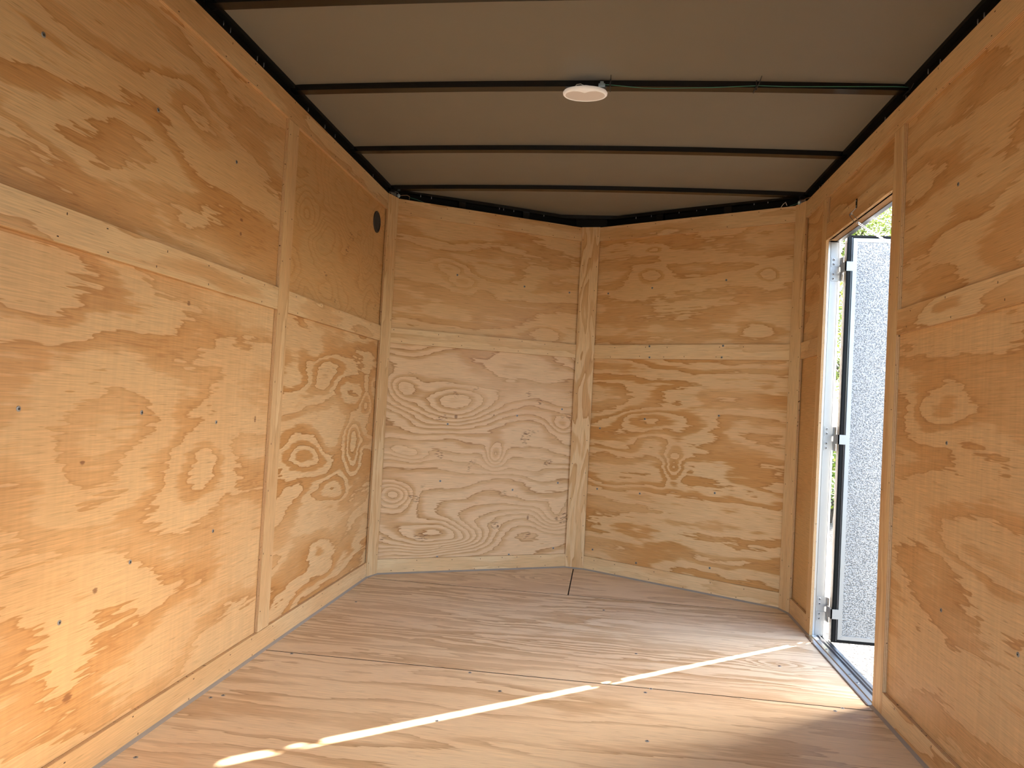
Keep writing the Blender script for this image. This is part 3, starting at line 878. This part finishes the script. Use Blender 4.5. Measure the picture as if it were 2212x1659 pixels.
def by(px, py, y):
    return on_plane(px, py, Vector((0, y, 0)), Vector((0, 1, 0)))
YW = 2.446
cable = tag(empty('power_cable', by(1303, 184, YW)), 'thin green cable with pale blue connector tied along the roof bow', 'cable')
bm = bmesh.new()
cp = [by(x, y, YW) for x, y in ((1304, 183), (1312, 183), (1325, 184), (1345, 186), (1365, 188), (1390, 190), (1420, 191), (1480, 190), (1540, 189), (1590, 187), (1640, 185), (1700, 187), (1780, 187), (1860, 187), (1930, 187), (1960, 188))] + [by(1978, 184, 2.45), by(1990, 178, 2.46)]
tube(bm, cp, 0.0013, 6)
obj('green_wire', bm, GREEN_WIRE, cable)
bm = bmesh.new()
p = by(1300, 183, YW)
bx(bm, p + Vector((-0.011, -0.004, -0.0055)), p + Vector((0.011, 0.006, 0.0035)))
bx(bm, p + Vector((-0.006, -0.003, 0.003)), p + Vector((0.006, 0.005, 0.011)))
bmesh.ops.bevel(bm, geom=bm.edges[:], offset=0.0012, segments=2, affect='EDGES')
obj('connector', bm, PALE_BLUE, cable)
for label, (x0, y0), (x1, y1) in (('black cable tie next to the round lamp, its tail upright', (1318, 188), (1320, 158)),
                                  ('black cable tie halfway along the bow, its tail slanting', (1633, 199), (1646, 163)),
                                  ('black cable tie at the right wall end of the bow', (1964, 204), (1978, 160))):
    a = by(x0, y0, YW - 0.002)
    t = tag(empty('cable_tie', a), label, 'cable tie', 'cable ties on the lamp bow')
    bm = bmesh.new()
    zb = ceil_z(a.x)
    bx(bm, (a.x - 0.0016, YW - 0.0035, zb - 0.0225), (a.x + 0.0016, YW - 0.0022, zb - 0.001))
    bx(bm, (a.x - 0.0016, YW - 0.0035, zb - 0.0225), (a.x + 0.0016, 2.492, zb - 0.0212))
    obj('strap', bm, PLASTIC_B, t)
    bm = bmesh.new()
    q = by(x0, y0 - 6, YW - 0.004)
    bx(bm, q + Vector((-0.003, -0.003, -0.003)), q + Vector((0.003, 0.001, 0.003)))
    obj('lock', bm, PLASTIC_B, t)
    bm = bmesh.new()
    e = by(x1, y1, 2.405)
    e.z = min(e.z, ceil_z(e.x) - 0.003)
    tube(bm, [q, q.lerp(e, 0.5) + Vector((0.001, 0, -0.002)), e], [0.0018, 0.0018, 0.0009], 4)
    obj('tail', bm, PLASTIC_B, t)

# ------------------------------------------------------------------ round wall vent
vc = Vector((-T - 0.0004, 3.482, 1.755))
vm = Matrix.Rotation(math.radians(90), 4, 'Y'); vm.translation = vc
vent = empty('wall_vent', vc)
tag(vent, 'small round black vent grille high on the left wall', 'vent')
bm = bmesh.new()
lathe(bm, [(0.0525, -0.0005), (0.0525, 0.003), (0.049, 0.005), (0.044, 0.0045), (0.043, 0.001)], 40)
obj('ring', bm, PLASTIC_B, vent, vm)
bm = bmesh.new()
lathe(bm, [(0.0435, 0.0006), (0.0, 0.0006)], 40)
obj('backing', bm, BLACK_MATTE, vent, vm)
bm = bmesh.new()
for s in (1, -1):
    for k in range(-6, 7):
        c = k * 0.0066
        hl = math.sqrt(max(0, 0.043 ** 2 - c * c))
        if hl < 0.01: continue
        u = Vector((1, s, 0)).normalized(); n = Vector((-u.y, u.x, 0))
        a, b = n * c - u * hl, n * c + u * hl
        tube(bm, [a + Vector((0, 0, .0025)), b + Vector((0, 0, .0025))], 0.0009, 4, False)
tag(obj('mesh', bm, mat_simple('grille_grey', (0.05, 0.048, 0.042), 0.4), vent, vm), kind='stuff')

# ------------------------------------------------------------------ corner wiring
def loose_wires(label, origin_px, paths, box_px, yplane):
    o = tag(empty('corner_wiring', by(*origin_px, yplane)), label, 'wiring', 'loose wires in the nose corners')
    for mat, pxs in paths:
        bm = bmesh.new()
        tube(bm, [by(x, y, yplane + dy) for x, y, dy in pxs], 0.0012, 6)
        obj('wire', bm, mat, o)
    bm = bmesh.new()
    p = by(*box_px, yplane)
    lathe(bm, [(0, -0.009), (0.006, -0.008), (0.008, -0.003), (0.008, 0.004), (0.005, 0.009), (0, 0.009)], 12)
    obj('splice_clip', bm, PALE_BLUE, o, Matrix.Translation(p))
    return o
loose_wires('loose pale wires and blue splice in the left nose corner', (861, 422),
            [(WIRE_W, [(834, 413, -.04), (842, 415, -.02), (852, 420, 0), (861, 423, 0)]),
             (WIRE_O, [(861, 423, 0), (872, 422, .02), (880, 422, .03), (885, 425, .04), (884, 431, .05)]),
             (GREEN_WIRE, [(886, 427, .04), (900, 431, .06), (915, 437, .08)]),
             (WIRE_W, [(838, 414, -.02), (850, 412, 0), (860, 416, .01), (861, 423, 0)])], (861, 423), 3.70)
loose_wires('loose pale wires and blue splice in the right nose corner', (1727, 438),
            [(WIRE_O, [(1727, 438, 0), (1735, 433, -.01), (1743, 428, -.03), (1752, 426, -.05)]),
             (GREEN_WIRE, [(1727, 438, 0), (1716, 442, .02), (1706, 445, .04)]),
             (WIRE_W, [(1687, 448, .05), (1692, 441, .04), (1697, 437, .03), (1700, 444, .03)])], (1727, 438), 3.66)

# ------------------------------------------------------------------ outside: gravel, trees, bushes
GZ = -0.52
def gravel():
    m = bpy.data.materials.new('pale_gravel')
    nb = NB(m)
    b = nb.N['Principled BSDF']
    tc = nb.N.new('ShaderNodeTexCoord')
    vo = nb.N.new('ShaderNodeTexVoronoi')
    vo.inputs['Scale'].default_value = 46.0
    nb.L.new(tc.outputs['Object'], vo.inputs['Vector'])
    n = nb.noise(tc.outputs['Object'], 3.0, 0.6, 25.0)
    sp = nb.N.new('ShaderNodeSeparateColor')
    nb.L.new(vo.outputs['Color'], sp.inputs[0])
    col = nb.mix(nb.step(sp.outputs[0], 0.1, 0.9), (0.035, 0.031, 0.026, 1), (0.20, 0.18, 0.15, 1))
    col = nb.mix(nb.step(vo.outputs['Distance'], 0.3, 0.55), col, (0.025, 0.021, 0.017, 1))
    col = nb.mix(nb.step(n, 0.5, 0.7, 0.0, 0.4), col, (0.13, 0.108, 0.085, 1))
    nb.L.new(col, b.inputs['Base Color'])
    b.inputs['Roughness'].default_value = 0.85
    bp = nb.N.new('ShaderNodeBump')
    bp.inputs['Strength'].default_value = 0.8
    bp.inputs['Distance'].default_value = 0.02
    bp.invert = True
    nb.L.new(vo.outputs['Distance'], bp.inputs['Height'])
    nb.L.new(bp.outputs[0], b.inputs['Normal'])
    return m
bm = bmesh.new()
bx(bm, (-900, -900, GZ - 0.1), (900, 900, GZ))
tag(obj('ground', bm, gravel()), 'pale gravel yard outside the trailer', kind='structure')

LEAF = []
for i, c in enumerate(((0.16, 0.22, 0.035), (0.25, 0.30, 0.05), (0.07, 0.11, 0.025))):
    m = mat_simple('leaf_green', c, 0.45)
    nt = m.node_tree
    tr = nt.nodes.new('ShaderNodeBsdfTranslucent')
    tr.inputs['Color'].default_value = (c[0] * 1.5, c[1] * 1.6, c[2], 1)
    mx = nt.nodes.new('ShaderNodeMixShader')
    mx.inputs[0].default_value = 0.4
    out = nt.nodes['Material Output']
    nt.links.new(nt.nodes['Principled BSDF'].outputs[0], mx.inputs[1])
    nt.links.new(tr.outputs[0], mx.inputs[2])
    nt.links.new(mx.outputs[0], out.inputs['Surface'])
    LEAF.append(m)
BARK = mat_simple('bark', (0.10, 0.075, 0.055), 0.9, 0, 0.2, (14.0, 0.6, 0.02))

def foliage(rnd, blobs, n, size):
    bm = bmesh.new()
    wsum = sum(r[1].x * r[1].y * r[1].z for r in blobs)
    for c, r in blobs:
        k = int(n * r.x * r.y * r.z / wsum)
        for _ in range(k):
            d = Vector((rnd.gauss(0, 1), rnd.gauss(0, 1), rnd.gauss(0, 1))).normalized()
            s = rnd.random() ** 0.45
            p = c + Vector((d.x * r.x, d.y * r.y, d.z * r.z)) * s
            a = Vector((rnd.gauss(0, 1), rnd.gauss(0, 1), rnd.gauss(0, .6))).normalized()
            b = a.orthogonal().normalized()
            ls = size * rnd.uniform(0.6, 1.3)
            v = [bm.verts.new(p), bm.verts.new(p + a * ls * .5 + b * ls * .24), bm.verts.new(p + a * ls), bm.verts.new(p + a * ls * .5 - b * ls * .24)]
            bm.faces.new(v).material_index = rnd.choice((0, 0, 1, 1, 2))
    return bm

def tree(label, loc, h, cr, seed, n=9000, name='leafy_tree', cat='tree', leaf=0.13):
    rnd = random.Random(seed)
    o = tag(empty(name, loc), label, cat, 'greenery beyond the yard')
    base = Vector(loc)
    bm = bmesh.new()
    tube(bm, [base + Vector((0, 0, -.1)), base + Vector((.05, 0, h * .25)), base + Vector((-.05, .05, h * .55)), base + Vector((0, 0, h * .85))], [h * .03, h * .024, h * .016, h * .005], 8)
    blobs = []
    for k in range(14):
        a = rnd.uniform(0, 2 * math.pi)
        z = rnd.uniform(0.22, 0.92)
        rad = cr * math.sin(math.pi * min(0.93, 0.25 + 0.68 * z)) * rnd.uniform(0.35, 0.8)
        c = base + Vector((rad * math.cos(a), rad * math.sin(a), h * z))
        tube(bm, [base + Vector((0, 0, h * max(.15, z - .22))), c], [h * .009, h * .003], 5)
        blobs.append((c, Vector((cr * .42, cr * .42, cr * .36)) * rnd.uniform(.75, 1.2)))
    obj('trunk', bm, BARK, o)
    f = obj('foliage', foliage(rnd, blobs, n, leaf), LEAF, o)
    tag(f, kind='stuff')
    return o
def spot(px, dist):
    d = ray(px, 900)
    p = CAM + d * (dist / d.y)
    return (p.x, p.y, GZ)
tree('large tree seen above the open side door', spot(1985, 14.0), 9.0, 3.0, 5, 110000, leaf=0.065)
tree('tall tree seen through the narrow gap at the door hinges', spot(1760, 23.0), 12.0, 3.6, 8, 70000, leaf=0.09)
tree('tree farthest to the right beyond the yard', spot(2150, 26.0), 11.0, 3.2, 11, 25000)
tree('low bright green bush below the trees, seen in the hinge gap', spot(1800, 11.0), 1.05, 0.6, 15, 2500, 'bush', 'bush', 0.07)
